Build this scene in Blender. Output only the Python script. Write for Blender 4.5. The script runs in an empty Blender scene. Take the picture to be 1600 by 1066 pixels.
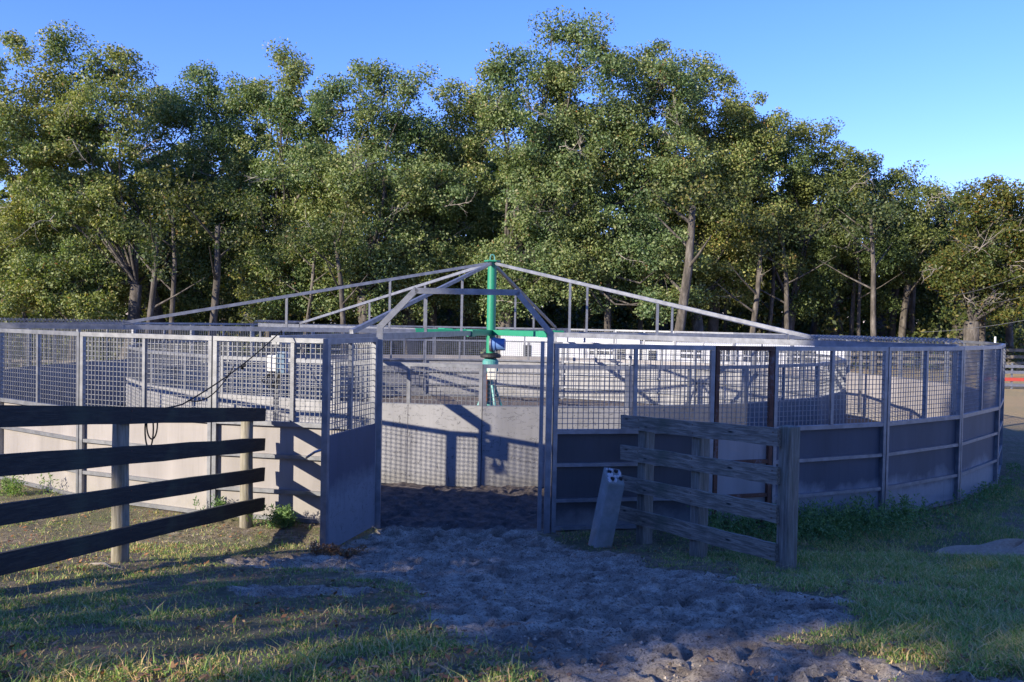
import bpy, math, random
import numpy as np
from mathutils import Vector, Matrix
rng = np.random.default_rng(7); random.seed(7)
scn = bpy.context.scene; col = scn.collection
R = math.radians; PI = math.pi
D0, RO, RI = 19.0, 9.54, 7.09          # pen centre distance, outer and inner radius
CEN = Vector((0, D0, 0)); ZO, ZI, ZS = 2.0, 1.64, 1.09

# ------------------------------------------------------------------ camera
YAW, PITCH, ROLL, FPX, HC = R(1.35), R(1.35), R(1.1), 1400.0, 2.24
fw = Vector((math.sin(YAW)*math.cos(PITCH), math.cos(YAW)*math.cos(PITCH), -math.sin(PITCH)))
r0 = Vector((math.cos(YAW), -math.sin(YAW), 0)); u0 = r0.cross(fw)
rt = math.cos(ROLL)*r0 + math.sin(ROLL)*u0; up = math.cos(ROLL)*u0 - math.sin(ROLL)*r0
cd = bpy.data.cameras.new('camera'); cam = bpy.data.objects.new('camera', cd); col.objects.link(cam)
cam.matrix_world = Matrix(((rt.x, up.x, -fw.x, 0), (rt.y, up.y, -fw.y, 0), (rt.z, up.z, -fw.z, HC), (0, 0, 0, 1)))
cd.sensor_width = 36; cd.lens = FPX/1600*36; cd.clip_end = 3000; cd.clip_start = .05
scn.camera = cam
def at(px, py, Y):
    "world point seen at photo pixel (px,py) whose world y is Y"
    d = fw*FPX + rt*(px-800) - up*(py-533)
    return Vector((0, 0, HC)) + d*(Y/d.y)

# ------------------------------------------------------------------ noise (numpy)
_p = np.random.default_rng(3).random((256, 256))
def vn(x, y):
    xi = np.floor(x).astype(int); yi = np.floor(y).astype(int); fx = x-xi; fy = y-yi
    fx = fx*fx*(3-2*fx); fy = fy*fy*(3-2*fy)
    a = _p[xi % 256, yi % 256]; b = _p[(xi+1) % 256, yi % 256]; c = _p[xi % 256, (yi+1) % 256]; d = _p[(xi+1) % 256, (yi+1) % 256]
    return (a*(1-fx)+b*fx)*(1-fy)+(c*(1-fx)+d*fx)*fy
def fbm(x, y, o=4):
    s = 0; a = .5; t = 0
    for k in range(o):
        s = s+a*vn(x*2**k+17.3*k, y*2**k+9.1*k); t += a; a *= .5
    return s/t
def sstep(a, b, x):
    t = np.clip((x-a)/(b-a), 0, 1); return t*t*(3-2*t)
def ground_base(x, y):
    t = np.clip((8.75-y)/5.2, 0, 1); z = .8*(t*.85+.15*t*t*(3-2*t))
    return z - 1.3*sstep(31, 42, y)*sstep(19, 12, x) - .10*sstep(2.2, 3.6, x)*sstep(8.4, 9.2, y)*sstep(16, 13, y)*sstep(11, 8.5, x)
def sand_mask(x, y):
    yy = np.array([2.8, 4.2, 5, 6, 7.5, 8.6, 9.6]); cc = np.interp(y, yy, [1.1, .98, .80, .66, .0, -.2, -.25])
    ww = np.interp(y, yy, [.6, .75, 1.1, 1.35, 1.5, 1.4, 1.0])
    n = (fbm(x*1.6, y*1.6, 5)-.5)*1.15
    m = sstep(.25, -.25, np.abs(x-cc)-ww+n)
    m = m*sstep(10.2, 9.4, y)*sstep(1.8, 2.6, y)
    # worn bare patches in the grass
    b = sstep(.62, .72, fbm(x*.8+31, y*.9+5, 4))*.75*sstep(12, 9, y)*sstep(-1.6, -.6, x)*sstep(4.2, 3, x)
    b = np.maximum(b, sstep(.4, 0, np.hypot((x+1.15)/.45, (y-5.75)/.22)-1+n*.5)*.8)
    b2 = sstep(.5, 0, np.hypot((x+1.45)/.6, (y-7.5)/.4)-1+n*.5)
    b3 = sstep(.4, 0, np.hypot((x+2.55)/1.2, (y-9.0)/.35)-1+n*.4)*.38
    return np.clip(np.maximum.reduce([m, b, b2*.9, b3]), 0, 1)
def in_ring(x, y):
    r = np.hypot(x, y-D0); return sstep(RO+.02, RO-.12, r)
def ground_z(x, y):
    z = ground_base(x, y); s = sand_mask(x, y); ring = in_ring(x, y)
    near = sstep(14, 9, y)
    churn = (fbm(x*4, y*4, 3)-.5)*.05 + (np.abs(fbm(x*9+3, y*9, 3)-.5))*-.11 + (fbm(x*19+3, y*19, 3)-.5)*.05 + (fbm(x*1.3+8, y*1.3, 2)-.5)*.08
    turf = (fbm(x*2.2+40, y*2.2, 4)-.5)*.05
    track = (fbm(x*7, y*7, 3)-.5)*.07
    return z + (turf*(1-s)+churn*s)*(1-ring)*np.maximum(near, .35) + track*ring

# ------------------------------------------------------------------ mesh builder
class MB:
    def __init__(s): s.v = []; s.f = []
    def quadbox(s, c8):
        n = len(s.v); s.v += [tuple(p) for p in c8]
        s.f += [tuple(n+i for i in q) for q in ((0, 3, 2, 1), (4, 5, 6, 7), (0, 1, 5, 4), (1, 2, 6, 5), (2, 3, 7, 6), (3, 0, 4, 7))]
        return s
    def box(s, x0, x1, y0, y1, z0, z1):
        return s.quadbox([(x0, y0, z0), (x1, y0, z0), (x1, y1, z0), (x0, y1, z0), (x0, y0, z1), (x1, y0, z1), (x1, y1, z1), (x0, y1, z1)])
    def beam(s, a, b, w, h=None, upv=Vector((0, 0, 1))):
        a = Vector(a); b = Vector(b); h = h or w; d = (b-a).normalized()
        sd = d.cross(upv)
        if sd.length < 1e-3: sd = d.cross(Vector((0, 1, 0)))
        sd.normalize(); u = sd.cross(d); sd *= w/2; u *= h/2
        return s.quadbox([a-sd-u, a+sd-u, a+sd+u, a-sd+u, b-sd-u, b+sd-u, b+sd+u, b-sd+u])
    def tube(s, pts, rad, n=8, cap=True):
        pts = [Vector(p) for p in pts]; rr = rad if hasattr(rad, '__len__') else [rad]*len(pts)
        base = len(s.v); prev = None
        for i, p in enumerate(pts):
            d = (pts[min(i+1, len(pts)-1)]-pts[max(i-1, 0)]).normalized()
            if prev is None: sd = d.orthogonal().normalized()
            else:
                sd = prev - d*prev.dot(d); sd.normalize()
            prev = sd; u = d.cross(sd)
            for k in range(n):
                a = 2*PI*k/n; s.v.append(tuple(p+(sd*math.cos(a)+u*math.sin(a))*rr[i]))
        for i in range(len(pts)-1):
            for k in range(n):
                a = base+i*n+k; b = base+i*n+(k+1) % n; s.f.append((a, b, b+n, a+n))
        if cap:
            s.f.append(tuple(base+k for k in reversed(range(n)))); s.f.append(tuple(base+(len(pts)-1)*n+k for k in range(n)))
        return s
    def lathe(s, prof, n=16, c=(0, 0, 0)):
        base = len(s.v)
        for r_, z in prof:
            for k in range(n):
                a = 2*PI*k/n; s.v.append((c[0]+r_*math.cos(a), c[1]+r_*math.sin(a), c[2]+z))
        for i in range(len(prof)-1):
            for k in range(n):
                a = base+i*n+k; b = base+i*n+(k+1) % n; s.f.append((a, b, b+n, a+n))
        s.f.append(tuple(base+k for k in reversed(range(n)))); s.f.append(tuple(base+(len(prof)-1)*n+k for k in range(n)))
        return s
    def mesh(s, name, mat, smooth=False):
        me = bpy.data.meshes.new(name); me.from_pydata(s.v, [], s.f); me.update()
        if mat: me.materials.append(mat)
        if smooth: me.polygons.foreach_set('use_smooth', [True]*len(me.polygons))
        return me
    def build(s, name, mat, parent=None, smooth=False, bevel=0, **kw):
        return link(s.mesh(name, mat, smooth), name, parent, bevel, **kw)
def link(me, name, parent=None, bevel=0, loc=(0, 0, 0), rz=0, label=None):
    o = bpy.data.objects.new(name, me); col.objects.link(o); o.location = loc; o.rotation_euler = (0, 0, rz)
    if parent: o.parent = parent
    if bevel:
        m = o.modifiers.new('bevel', 'BEVEL'); m.width = bevel; m.segments = 2; m.limit_method = 'ANGLE'
    if label: o['label'] = label
    return o
def tag(o, label=None, cat=None, group=None, kind=None):
    for k, v in (('label', label), ('category', cat), ('group', group), ('kind', kind)):
        if v: o[k] = v
    return o
def thing(name, label, cat, loc=(0, 0, 0), rz=0, group=None):
    o = bpy.data.objects.new(name, None); col.objects.link(o); o.location = loc; o.rotation_euler = (0, 0, rz)
    return tag(o, label, cat, group)
def quads_mesh(name, P, mat, smooth=False):
    "P: (n,4,3) array of separate quads"
    n = len(P); me = bpy.data.meshes.new(name)
    me.vertices.add(4*n); me.vertices.foreach_set('co', P.reshape(-1).astype(np.float32))
    me.loops.add(4*n); me.loops.foreach_set('vertex_index', np.arange(4*n, dtype=np.int32))
    me.polygons.add(n); me.polygons.foreach_set('loop_start', np.arange(0, 4*n, 4, dtype=np.int32))
    me.update(calc_edges=True); me.materials.append(mat)
    return me

# ------------------------------------------------------------------ materials
class Mat:
    def __init__(s, name, rough=.6, metal=0):
        s.m = bpy.data.materials.new(name); s.m.use_nodes = True; s.nt = s.m.node_tree; s.N = s.nt.nodes; s.L = s.nt.links
        s.b = s.N['Principled BSDF']; s.b.inputs['Roughness'].default_value = rough; s.b.inputs['Metallic'].default_value = metal
        s.tc = s.N.new('ShaderNodeTexCoord'); s.geo = s.N.new('ShaderNodeNewGeometry')
    def n(s, t, **kw):
        x = s.N.new(t)
        for k, v in kw.items(): setattr(x, k, v)
        return x
    def put(s, sock, v):
        if v is None: return
        if hasattr(v, 'is_linked') or hasattr(v, 'links'): s.L.new(v, sock)
        else: sock.default_value = v
    def map(s, src=None, scale=(1, 1, 1)):
        m = s.n('ShaderNodeMapping'); s.L.new(src or s.tc.outputs['Object'], m.inputs['Vector']); m.inputs['Scale'].default_value = scale; return m.outputs[0]
    def noise(s, scale, detail=4, vec=None, rough=.55, dist=0):
        x = s.n('ShaderNodeTexNoise'); s.L.new(vec or s.tc.outputs['Object'], x.inputs['Vector'])
        x.inputs['Scale'].default_value = scale; x.inputs['Detail'].default_value = detail; x.inputs['Roughness'].default_value = rough; x.inputs['Distortion'].default_value = dist
        return x.outputs['Fac']
    def ramp(s, fac, stops):
        x = s.n('ShaderNodeValToRGB'); s.L.new(fac, x.inputs['Fac']); e = x.color_ramp.elements
        e[0].position, e[0].color = stops[0][0], (*c3(stops[0][1]), 1); e[1].position, e[1].color = stops[-1][0], (*c3(stops[-1][1]), 1)
        for p, c in stops[1:-1]:
            k = e.new(p); k.color = (*c3(c), 1)
        return x.outputs['Color']
    def mix(s, fac, a, b, mode='MIX'):
        x = s.n('ShaderNodeMix', data_type='RGBA', blend_type=mode); s.put(x.inputs[0], fac)
        s.put(x.inputs[6], a if hasattr(a, 'links') else (*c3(a), 1)); s.put(x.inputs[7], b if hasattr(b, 'links') else (*c3(b), 1)); return x.outputs[2]
    def math(s, op, a, b=None, clamp=False):
        x = s.n('ShaderNodeMath', operation=op, use_clamp=clamp); s.put(x.inputs[0], a); s.put(x.inputs[1], b); return x.outputs[0]
    def sep(s, src): 
        x = s.n('ShaderNodeSeparateXYZ'); s.L.new(src, x.inputs[0]); return x.outputs
    def bump(s, h, st=.3, d=.01):
        x = s.n('ShaderNodeBump'); s.L.new(h, x.inputs['Height']); x.inputs['Strength'].default_value = st; x.inputs['Distance'].default_value = d; s.L.new(x.outputs[0], s.b.inputs['Normal'])
    def colr(s, c): s.put(s.b.inputs['Base Color'], c if hasattr(c, 'links') else (*c3(c), 1)); return s.m
def c3(c): return (c, c, c) if isinstance(c, (int, float)) else tuple(c)

def mk_galv(name='galvanised_steel', lo=.165, hi=.29, rust=.62):
    m = Mat(name, .42, .6); w = m.geo.outputs['Position']
    a = m.ramp(m.noise(9, 5, w), [(.3, (lo, lo*1.05, lo*1.18)), (.7, (hi, hi*1.04, hi*1.13))])
    a = m.mix(m.math('MULTIPLY', m.ramp(m.noise(45, 3, w), [(.35, 0), (.7, 1)]), .25), a, (.22, .225, .24))
    a = m.mix(m.ramp(m.noise(2.3, 6, w, .7), [(rust, 0), (rust+.1, 1)]), a, (.16, .085, .05))
    m.bump(m.noise(60, 3, w), .15, .004); return m.colr(a)
GALV = mk_galv(rust=.72)
WIRE = mk_galv('galvanised_wire', .15, .24, .75)
def mk_rust():
    m = Mat('rusted_steel', .85); w = m.geo.outputs['Position']
    return m.colr(m.ramp(m.noise(7, 6, w, .7), [(.3, (.05, .022, .014)), (.55, (.12, .05, .028)), (.75, (.2, .2, .22))]))
RUST = mk_rust()
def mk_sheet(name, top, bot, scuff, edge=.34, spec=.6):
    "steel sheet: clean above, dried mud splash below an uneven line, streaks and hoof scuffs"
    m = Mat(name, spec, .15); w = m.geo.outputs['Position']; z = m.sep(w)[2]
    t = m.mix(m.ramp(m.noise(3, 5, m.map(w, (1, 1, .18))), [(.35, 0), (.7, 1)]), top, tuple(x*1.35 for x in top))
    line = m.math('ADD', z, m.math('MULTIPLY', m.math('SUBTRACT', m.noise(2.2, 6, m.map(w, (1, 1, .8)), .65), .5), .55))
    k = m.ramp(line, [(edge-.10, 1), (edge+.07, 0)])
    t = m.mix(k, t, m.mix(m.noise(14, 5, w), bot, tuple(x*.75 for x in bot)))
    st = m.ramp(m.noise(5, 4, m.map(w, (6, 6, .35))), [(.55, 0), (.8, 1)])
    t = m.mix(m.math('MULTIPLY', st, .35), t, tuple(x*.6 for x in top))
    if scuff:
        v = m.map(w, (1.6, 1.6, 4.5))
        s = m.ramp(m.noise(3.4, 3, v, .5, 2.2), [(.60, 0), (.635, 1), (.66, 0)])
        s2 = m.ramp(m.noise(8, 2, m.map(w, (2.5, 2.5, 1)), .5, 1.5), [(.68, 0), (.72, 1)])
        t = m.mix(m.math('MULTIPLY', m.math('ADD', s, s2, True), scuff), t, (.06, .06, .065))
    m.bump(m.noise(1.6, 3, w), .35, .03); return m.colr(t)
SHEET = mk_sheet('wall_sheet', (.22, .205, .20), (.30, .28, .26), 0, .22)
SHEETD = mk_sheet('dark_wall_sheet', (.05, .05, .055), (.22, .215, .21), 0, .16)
SHEETR = mk_sheet('shaded_wall_sheet', (.045, .052, .07), (.23, .24, .26), 0, .34)  # right panels: shade put into the dark upper colour, pale dust below
INSHEETD = mk_sheet('shaded_inner_sheet', (.10, .105, .12), (.14, .14, .15), .6, .14)  # copy of the inner sheet with the right side's shade put into its colour
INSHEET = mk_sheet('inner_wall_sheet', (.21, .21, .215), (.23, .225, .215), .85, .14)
GATESHEET = mk_sheet('gate_sheet', (.055, .062, .09), (.22, .23, .25), .6, .62)
BACKSHEET = mk_sheet('back_wall_sheet', (.16, .15, .15), (.2, .18, .17), .2, .1)

def mk_wood(name, a, b, c, moss=.0):
    m = Mat(name, .9); o = m.tc.outputs['Object']
    g = m.noise(4, 6, m.map(o, (1.2, 14, 14)), .65, .6)
    t = m.ramp(g, [(.3, a), (.5, b), (.75, c)])
    t = m.mix(m.ramp(m.noise(2.2, 5, o), [(.5, 0), (.72, .7)]), t, (.05, .065, .04) if moss else a)
    k = m.n('ShaderNodeTexVoronoi'); m.L.new(m.map(o, (1.4, 6, 6)), k.inputs['Vector']); k.inputs['Scale'].default_value = 1.7
    t = m.mix(m.ramp(k.outputs['Distance'], [(.05, 1), (.11, 0)]), t, (.012, .010, .009))
    m.bump(g, .6, .012); return m.colr(t)
WOODL = mk_wood('black_stained_wood', (.010, .011, .011), (.020, .021, .019), (.045, .044, .036), 1)
WOODR = mk_wood('weathered_wood', (.075, .065, .05), (.19, .165, .13), (.38, .34, .27), 1)
def mk_post():
    m = Mat('treated_post_wood', .9); o = m.tc.outputs['Object']
    g = m.noise(5, 6, m.map(o, (10, 10, .7)), .65)
    t = m.ramp(g, [(.3, (.09, .075, .05)), (.5, (.22, .20, .155)), (.75, (.36, .33, .27))])
    t = m.mix(m.ramp(m.noise(3, 4, o), [(.45, 0), (.7, .5)]), t, (.12, .13, .08)); m.bump(g, .5, .012); return m.colr(t)
POST = mk_post()
POSTR = mk_post(); POSTR.name = 'grey_post_wood'
for nd in POSTR.node_tree.nodes:
    if nd.type == 'VALTORGB' and len(nd.color_ramp.elements) == 3:
        for e, c in zip(nd.color_ramp.elements, ((.07, .062, .05), (.16, .145, .12), (.30, .275, .23))): e.color = (*c, 1)
def plain(name, c, rough=.5, metal=0, var=.25, sc=12):
    m = Mat(name, rough, metal); w = m.geo.outputs['Position']
    return m.colr(m.mix(m.noise(sc, 4, w), c, tuple(x*(1-var) for x in c3(c))))
GREEN = plain('green_paint', (.018, .23, .13), .4)
BLUE = plain('blue_motor_paint', (.10, .2, .45), .4)
TEAL = plain('teal_paint', (.08, .28, .26), .5)
WHITE = plain('white_paint', (.75, .75, .74), .4, var=.1, sc=2)
DARK = plain('black_rubber', (.012, .012, .014), .6)
GLASS = plain('dark_window_glass', (.02, .022, .026), .15)
CREAM = plain('cream_plastic', (.6, .6, .52), .5)
CLAY = plain('orange_clay_pipe', (.42, .16, .07), .8)
REDP = plain('red_paint', (.42, .06, .04), .5)
ROPE = plain('dark_rope', (.015, .014, .013), .9)
def mk_conc():
    m = Mat('weathered_concrete', .9); w = m.geo.outputs['Position']; z = m.sep(w)[2]
    t = m.ramp(m.noise(10, 6, w, .65), [(.3, (.17, .18, .17)), (.7, (.27, .28, .27))])
    t = m.mix(m.ramp(m.noise(4, 4, w), [(.5, 0), (.75, .55)]), t, (.16, .17, .12)); m.bump(m.noise(50, 4, w), .5, .006); return m.colr(t)
CONC = mk_conc()
def mk_bark():
    m = Mat('grey_oak_bark', .95); o = m.geo.outputs['Position']
    g = m.noise(3, 6, m.map(o, (1.6, 1.6, .5)), .7)
    t = m.ramp(g, [(.3, (.02, .018, .015)), (.5, (.07, .06, .05)), (.78, (.2, .18, .155))]); m.bump(g, .8, .05); return m.colr(t)
BARK = mk_bark()
TWIG = plain('pale_dead_twig', (.33, .29, .25), .9, var=.5, sc=3)
def mk_leaf(name, cols, trans=.35):
    m = Mat(name, .5); ri = m.geo.outputs['Random Per Island']
    t = m.ramp(ri, cols)
    big = m.ramp(m.noise(.35, 3, m.geo.outputs['Position']), [(.35, (.72, .85, .85)), (.65, (1.2, 1.1, .95))])
    t = m.mix(1.0, t, big, 'MULTIPLY'); oi = m.n('ShaderNodeObjectInfo'); t = m.mix(1.0, t, m.ramp(oi.outputs['Random'], [(0, (.78, .88, .95)), (.5, (1, 1, 1)), (1, (1.22, 1.1, .9))]), 'MULTIPLY')
    m.b.inputs['Specular IOR Level'].default_value = .35
    m.colr(t)
    tr = m.n('ShaderNodeBsdfTranslucent'); m.L.new(m.mix(1.0, t, (1.25, 1.35, .6), 'MULTIPLY'), tr.inputs['Color'])
    mx = m.n('ShaderNodeMixShader'); mx.inputs[0].default_value = trans
    m.L.new(m.b.outputs[0], mx.inputs[1]); m.L.new(tr.outputs[0], mx.inputs[2]); m.L.new(mx.outputs[0], m.N['Material Output'].inputs['Surface'])
    return m.m
LEAF = mk_leaf('oak_leaf', [(0, (.09, .135, .05)), (.45, (.17, .215, .08)), (.85, (.28, .31, .13)), (.975, (.34, .32, .17)), (1, (.22, .09, .03))])
LEAF2 = mk_leaf('yellow_green_leaf', [(0, (.06, .085, .02)), (.5, (.12, .13, .03)), (.9, (.2, .17, .04)), (1, (.28, .14, .04))])
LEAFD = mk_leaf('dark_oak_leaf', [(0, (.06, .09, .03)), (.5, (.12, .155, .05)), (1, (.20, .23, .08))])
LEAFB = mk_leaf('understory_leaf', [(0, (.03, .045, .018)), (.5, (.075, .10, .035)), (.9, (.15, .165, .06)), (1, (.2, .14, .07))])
GRASS = mk_leaf('grass_blade', [(0, (.09, .19, .05)), (.34, (.17, .30, .08)), (.58, (.29, .34, .12)), (.72, (.44, .35, .19)), (1, (.58, .45, .29))], .3)
WEED = mk_leaf('weed_leaf', [(0, (.07, .14, .05)), (.6, (.13, .23, .08)), (1, (.22, .3, .12))], .3)
LITTER = mk_leaf('dry_leaf', [(0, (.16, .07, .03)), (.4, (.26, .12, .05)), (.75, (.30, .19, .10)), (1, (.10, .06, .04))], .1)

def mk_ground():
    m = Mat('ground', .95); w = m.geo.outputs['Position']
    at_ = m.n('ShaderNodeAttribute', attribute_name='sand'); s = at_.outputs['Fac']
    a2 = m.n('ShaderNodeAttribute', attribute_name='ring').outputs['Fac']
    a3 = m.n('ShaderNodeAttribute', attribute_name='far').outputs['Fac']
    sand = m.ramp(m.noise(5, 8, w, .7), [(.32, (.25, .19, .135)), (.45, (.50, .41, .31)), (.62, (.76, .66, .51))])
    sand = m.mix(m.ramp(m.noise(38, 4, w), [(.5, 0), (.75, .55)]), sand, (.12, .09, .065)); sand = m.mix(m.ramp(m.noise(2.2, 7, w, .65), [(.47, 0), (.66, .6)]), sand, (.18, .14, .105)); sand = m.mix(m.ramp(m.noise(85, 3, w), [(.52, 0), (.66, .8)]), sand, (.06, .045, .032)); pit_fac = m.n('ShaderNodeAttribute', attribute_name='hoof_pit').outputs['Fac']; sand = m.mix(m.math('MULTIPLY', pit_fac, .6), sand, (.10, .075, .055))  # last mix draws the sand darker inside the hoof prints
    soil = m.ramp(m.noise(11, 7, w, .7), [(.3, (.09, .07, .04)), (.5, (.21, .165, .10)), (.7, (.38, .30, .20))])
    soil = m.mix(m.ramp(m.noise(1.3, 5, w), [(.42, 0), (.62, .75)]), soil, m.mix(m.noise(30, 4, w), (.07, .10, .03), (.17, .17, .07)))
    t = m.mix(m.ramp(m.math('ADD', s, m.math('MULTIPLY', m.math('SUBTRACT', m.noise(9, 5, w), .5), .7)), [(.35, 0), (.62, 1)]), soil, sand)
    trk = m.ramp(m.noise(8, 7, w, .7), [(.3, (.05, .04, .035)), (.5, (.11, .09, .08)), (.75, (.2, .175, .155))])
    t = m.mix(a2, t, trk)
    far = m.mix(m.ramp(m.noise(.25, 6, w), [(.4, 0), (.65, 1)]), (.34, .245, .12), (.24, .21, .10))
    t = m.mix(a3, t, far)
    m.bump(m.noise(45, 7, w, .8), 1.0, .05); return m.colr(t)
GROUND = mk_ground()

# ------------------------------------------------------------------ ground (one sheet)
def axis(a, b, step, lo, hi, g=1.12):
    mid = list(np.arange(a, b, step)); L = []; p = a; d = step
    while p > lo: d *= g; p -= d; L.append(p)
    H = []; p = mid[-1]; d = step
    while p < hi: d *= g; p += d; H.append(p)
    return np.array(L[::-1]+mid+H)
gx = axis(-5.6, 6.6, .03, -900, 900); gy = axis(3.1, 12.0, .028, -400, 1400, 1.11)
X, Y = np.meshgrid(gx, gy); Z = ground_z(X, Y)
rgh = np.random.default_rng(77); PIT = np.zeros_like(Z)     # hoof prints trodden into the sand
for k in range(2600):
    hx, hy = rgh.uniform(-3.2, 3.6), rgh.uniform(3.2, 12)
    if float(sand_mask(np.array(hx), np.array(hy))) < .5 and hy < 9.6: continue
    i0, i1 = np.searchsorted(gx, [hx-.16, hx+.16]); j0, j1 = np.searchsorted(gy, [hy-.16, hy+.16]); d = np.hypot(X[j0:j1, i0:i1]-hx, (Y[j0:j1, i0:i1]-hy)*rgh.uniform(.8, 1.2))/rgh.uniform(.045, .07)
    am = rgh.uniform(.012, .034); Z[j0:j1, i0:i1] += -am*np.exp(-d**4)+am*.45*np.exp(-((d-1.45)/.38)**2); PIT[j0:j1, i0:i1] = np.maximum(PIT[j0:j1, i0:i1], np.exp(-d**4)*am/.034)
nx, ny = len(gx), len(gy); me = bpy.data.meshes.new('ground')
V = np.stack([X, Y, Z], -1).reshape(-1, 3); me.vertices.add(len(V)); me.vertices.foreach_set('co', V.reshape(-1))
i, j = np.meshgrid(np.arange(nx-1), np.arange(ny-1)); a = (j*nx+i).ravel(); F = np.stack([a, a+1, a+nx+1, a+nx], -1)
me.loops.add(F.size); me.loops.foreach_set('vertex_index', F.ravel().astype(np.int32)); me.polygons.add(len(F)); me.polygons.foreach_set('loop_start', np.arange(0, F.size, 4, dtype=np.int32))
me.update(calc_edges=True); me.polygons.foreach_set('use_smooth', [True]*len(F))
for nm, arr in (('hoof_pit', PIT), ('sand', sand_mask(X, Y)), ('ring', in_ring(X, Y)), ('far', sstep(17, 22, Y)*sstep(9, 12, X))):
    at_ = me.attributes.new(nm, 'FLOAT', 'POINT'); at_.data.foreach_set('value', arr.reshape(-1).astype(np.float32))
me.materials.append(GROUND); g = link(me, 'ground'); tag(g, kind='structure')
print('ground', len(V))

# ------------------------------------------------------------------ pen walls
def P2(th, r=RO, z=0):                   # th in degrees, 0 towards camera, + to the right
    a = R(th); return Vector((r*math.sin(a), D0-r*math.cos(a), z))
cache = {}
def wiremesh(x0, x1, z0, z1, y, sp=.058, r_=.0034):
    b = MB(); n = max(1, round((x1-x0)/sp))
    for k in range(1, n):
        x = x0+(x1-x0)*k/n; b.box(x-r_, x+r_, y-r_, y+r_, z0, z1)
    n = max(1, round((z1-z0)/sp))
    for k in range(1, n):
        z = z0+(z1-z0)*k/n; b.box(x0, x1, y+r_*.9, y+r_*2.9, z-r_, z+r_)
    return b
# panel local frame: x along the chord, y = -outwards (frames at y<0 side = outer face)
def outer_panel(parent, a, b, sheet=SHEET, rust=False, frame=GALV, low=0):
    pa, pb = P2(a), P2(b); w = (pb-pa).length; ang = math.atan2(pb.y-pa.y, pb.x-pa.x)
    key = ('o', round(w, 3), sheet.name, rust, frame.name, low)
    if key not in cache:
        f = MB(); p = .05
        f.box(.004, p, -p, 0, -.03-low, ZO-.052); f.box(w-p, w-.004, -p, 0, -.03-low, ZO-.052)
        f.box(.004, w-.004, -p, 0, ZO-.05, ZO)
        f.box(p+.001, w-p-.001, -p+.003, -.002, ZS-.05, ZS)
        for z in (.33-low*.5, .71-low*.2, .035-low): f.box(p+.001, w-p-.001, -p+.008, -.004, z-.02, z+.02)
        if w > 1.2:
            f.box(w/2-.02, w/2+.02, -p+.006, -.004, ZS+.001, ZO-.051)
        s = MB().box(.006, w-.006, .002, .008, -low, ZS-.01)
        m = wiremesh(p, w-p, ZS, ZO-.05, -.02)
        cache[key] = (f.mesh('wall_panel', RUST if rust else frame), s.mesh('sheet', sheet), m.mesh('wire_mesh', WIRE))
    f, s, m = cache[key]
    o = link(f, 'wall_panel', parent, loc=pa, rz=ang); link(s, 'sheet', o); link(m, 'wire_mesh', o)
    return o
ow = thing('outer_pen_wall', 'large round galvanised steel pen wall, solid sheets below and wire mesh above', 'pen wall', (0, 0, 0))
# parts are built around the pen centre
angs_l = [-7.3, -18.6, -30.6, -42.5]; angs_r = [4.0, 14.9, 19.4, 30.1, 41.0, 52.6]
rest = list(np.linspace(52.6, 317.5, 24))
ring = angs_r+rest[1:-1]+[x+360 for x in reversed(angs_l)]
for k in range(len(ring)-1):
    a, b = ring[k], ring[k+1]
    if k == 1:
        o = outer_panel(ow, a, b, SHEET, True); o['label'] = 'narrow rusty framed filler panel'
    else:
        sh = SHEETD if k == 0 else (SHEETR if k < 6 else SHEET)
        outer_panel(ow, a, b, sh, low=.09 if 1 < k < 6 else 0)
# arch over the gateway
al, ar = P2(-7.3), P2(4.0); b = MB(); t = .065
def arcpt(px, z):
    k = (px-al.x)/(ar.x-al.x); q = al.lerp(ar, k); return Vector((q.x, q.y, z))
AP = [arcpt(al.x+.035, -.05), arcpt(al.x+.035, 2.14), arcpt(-.81, 2.53), arcpt(.27, 2.53), arcpt(ar.x-.035, 2.11), arcpt(ar.x-.035, -.05)]
for k in range(5):
    q0, q1 = AP[k].copy(), AP[k+1].copy(); b.beam(q0, q1+(q1-q0).normalized()*(.026 if k < 4 else 0), t, t-.002*k)
b.build('gateway_arch', GALV, ow)
# jamb doubling beside the right arch leg
MB().beam(arcpt(ar.x-.115, .0), arcpt(ar.x-.115, 2.02), .04, .05).build('jamb', GALV, ow)

iw = thing('inner_pen_wall', 'lower galvanised inner ring wall standing inside the round pen', 'pen wall', (0, 0, 0))
def inner_panel(parent, a, b, sheet):
    pa, pb = P2(a, RI), P2(b, RI); w = (pb-pa).length; ang = math.atan2(pb.y-pa.y, pb.x-pa.x)
    if 'in'+sheet.name not in cache:
        f = MB(); p = .05; y0, y1 = .0, .05
        for x in (.004, w-p): f.box(x, x+p-.004, y0, y1, -.03, ZI-.052)
        f.box(.004, w-.004, y0, y1, ZI-.05, ZI); f.box(p+.001, w-p-.001, y0+.002, y1-.003, ZS-.05, ZS)
        for z in (.33, .71, .035): f.box(p+.001, w-p-.001, y0+.004, y1-.008, z-.02, z+.02)
        f.box(w/2-.02, w/2+.02, y0+.004, y1-.006, ZS+.001, ZI-.051)
        s = MB().box(.004, w/2-.004, -.012, -.004, .0, ZS-.01).box(w/2+.004, w-.004, -.012, -.004, .0, ZS-.01)
        rv = s
        for x in (.03, w/2-.03, w/2+.03, w-.03, w*.27, w*.73):
            for z in (.12, .55, ZS-.06): rv.box(x-.008, x+.008, -.017, -.012, z-.008, z+.008)
        m = wiremesh(p, w-p, ZS, ZI-.05, .018)
        cache['in'+sheet.name] = (f.mesh('wall_panel', GALV), s.mesh('sheet', sheet), m.mesh('wire_mesh', WIRE))
    f, s, m = cache['in'+sheet.name]
    o = link(f, 'wall_panel', parent, loc=pa, rz=ang); link(s, 'sheet', o); link(m, 'wire_mesh', o)
NI = 22
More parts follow.
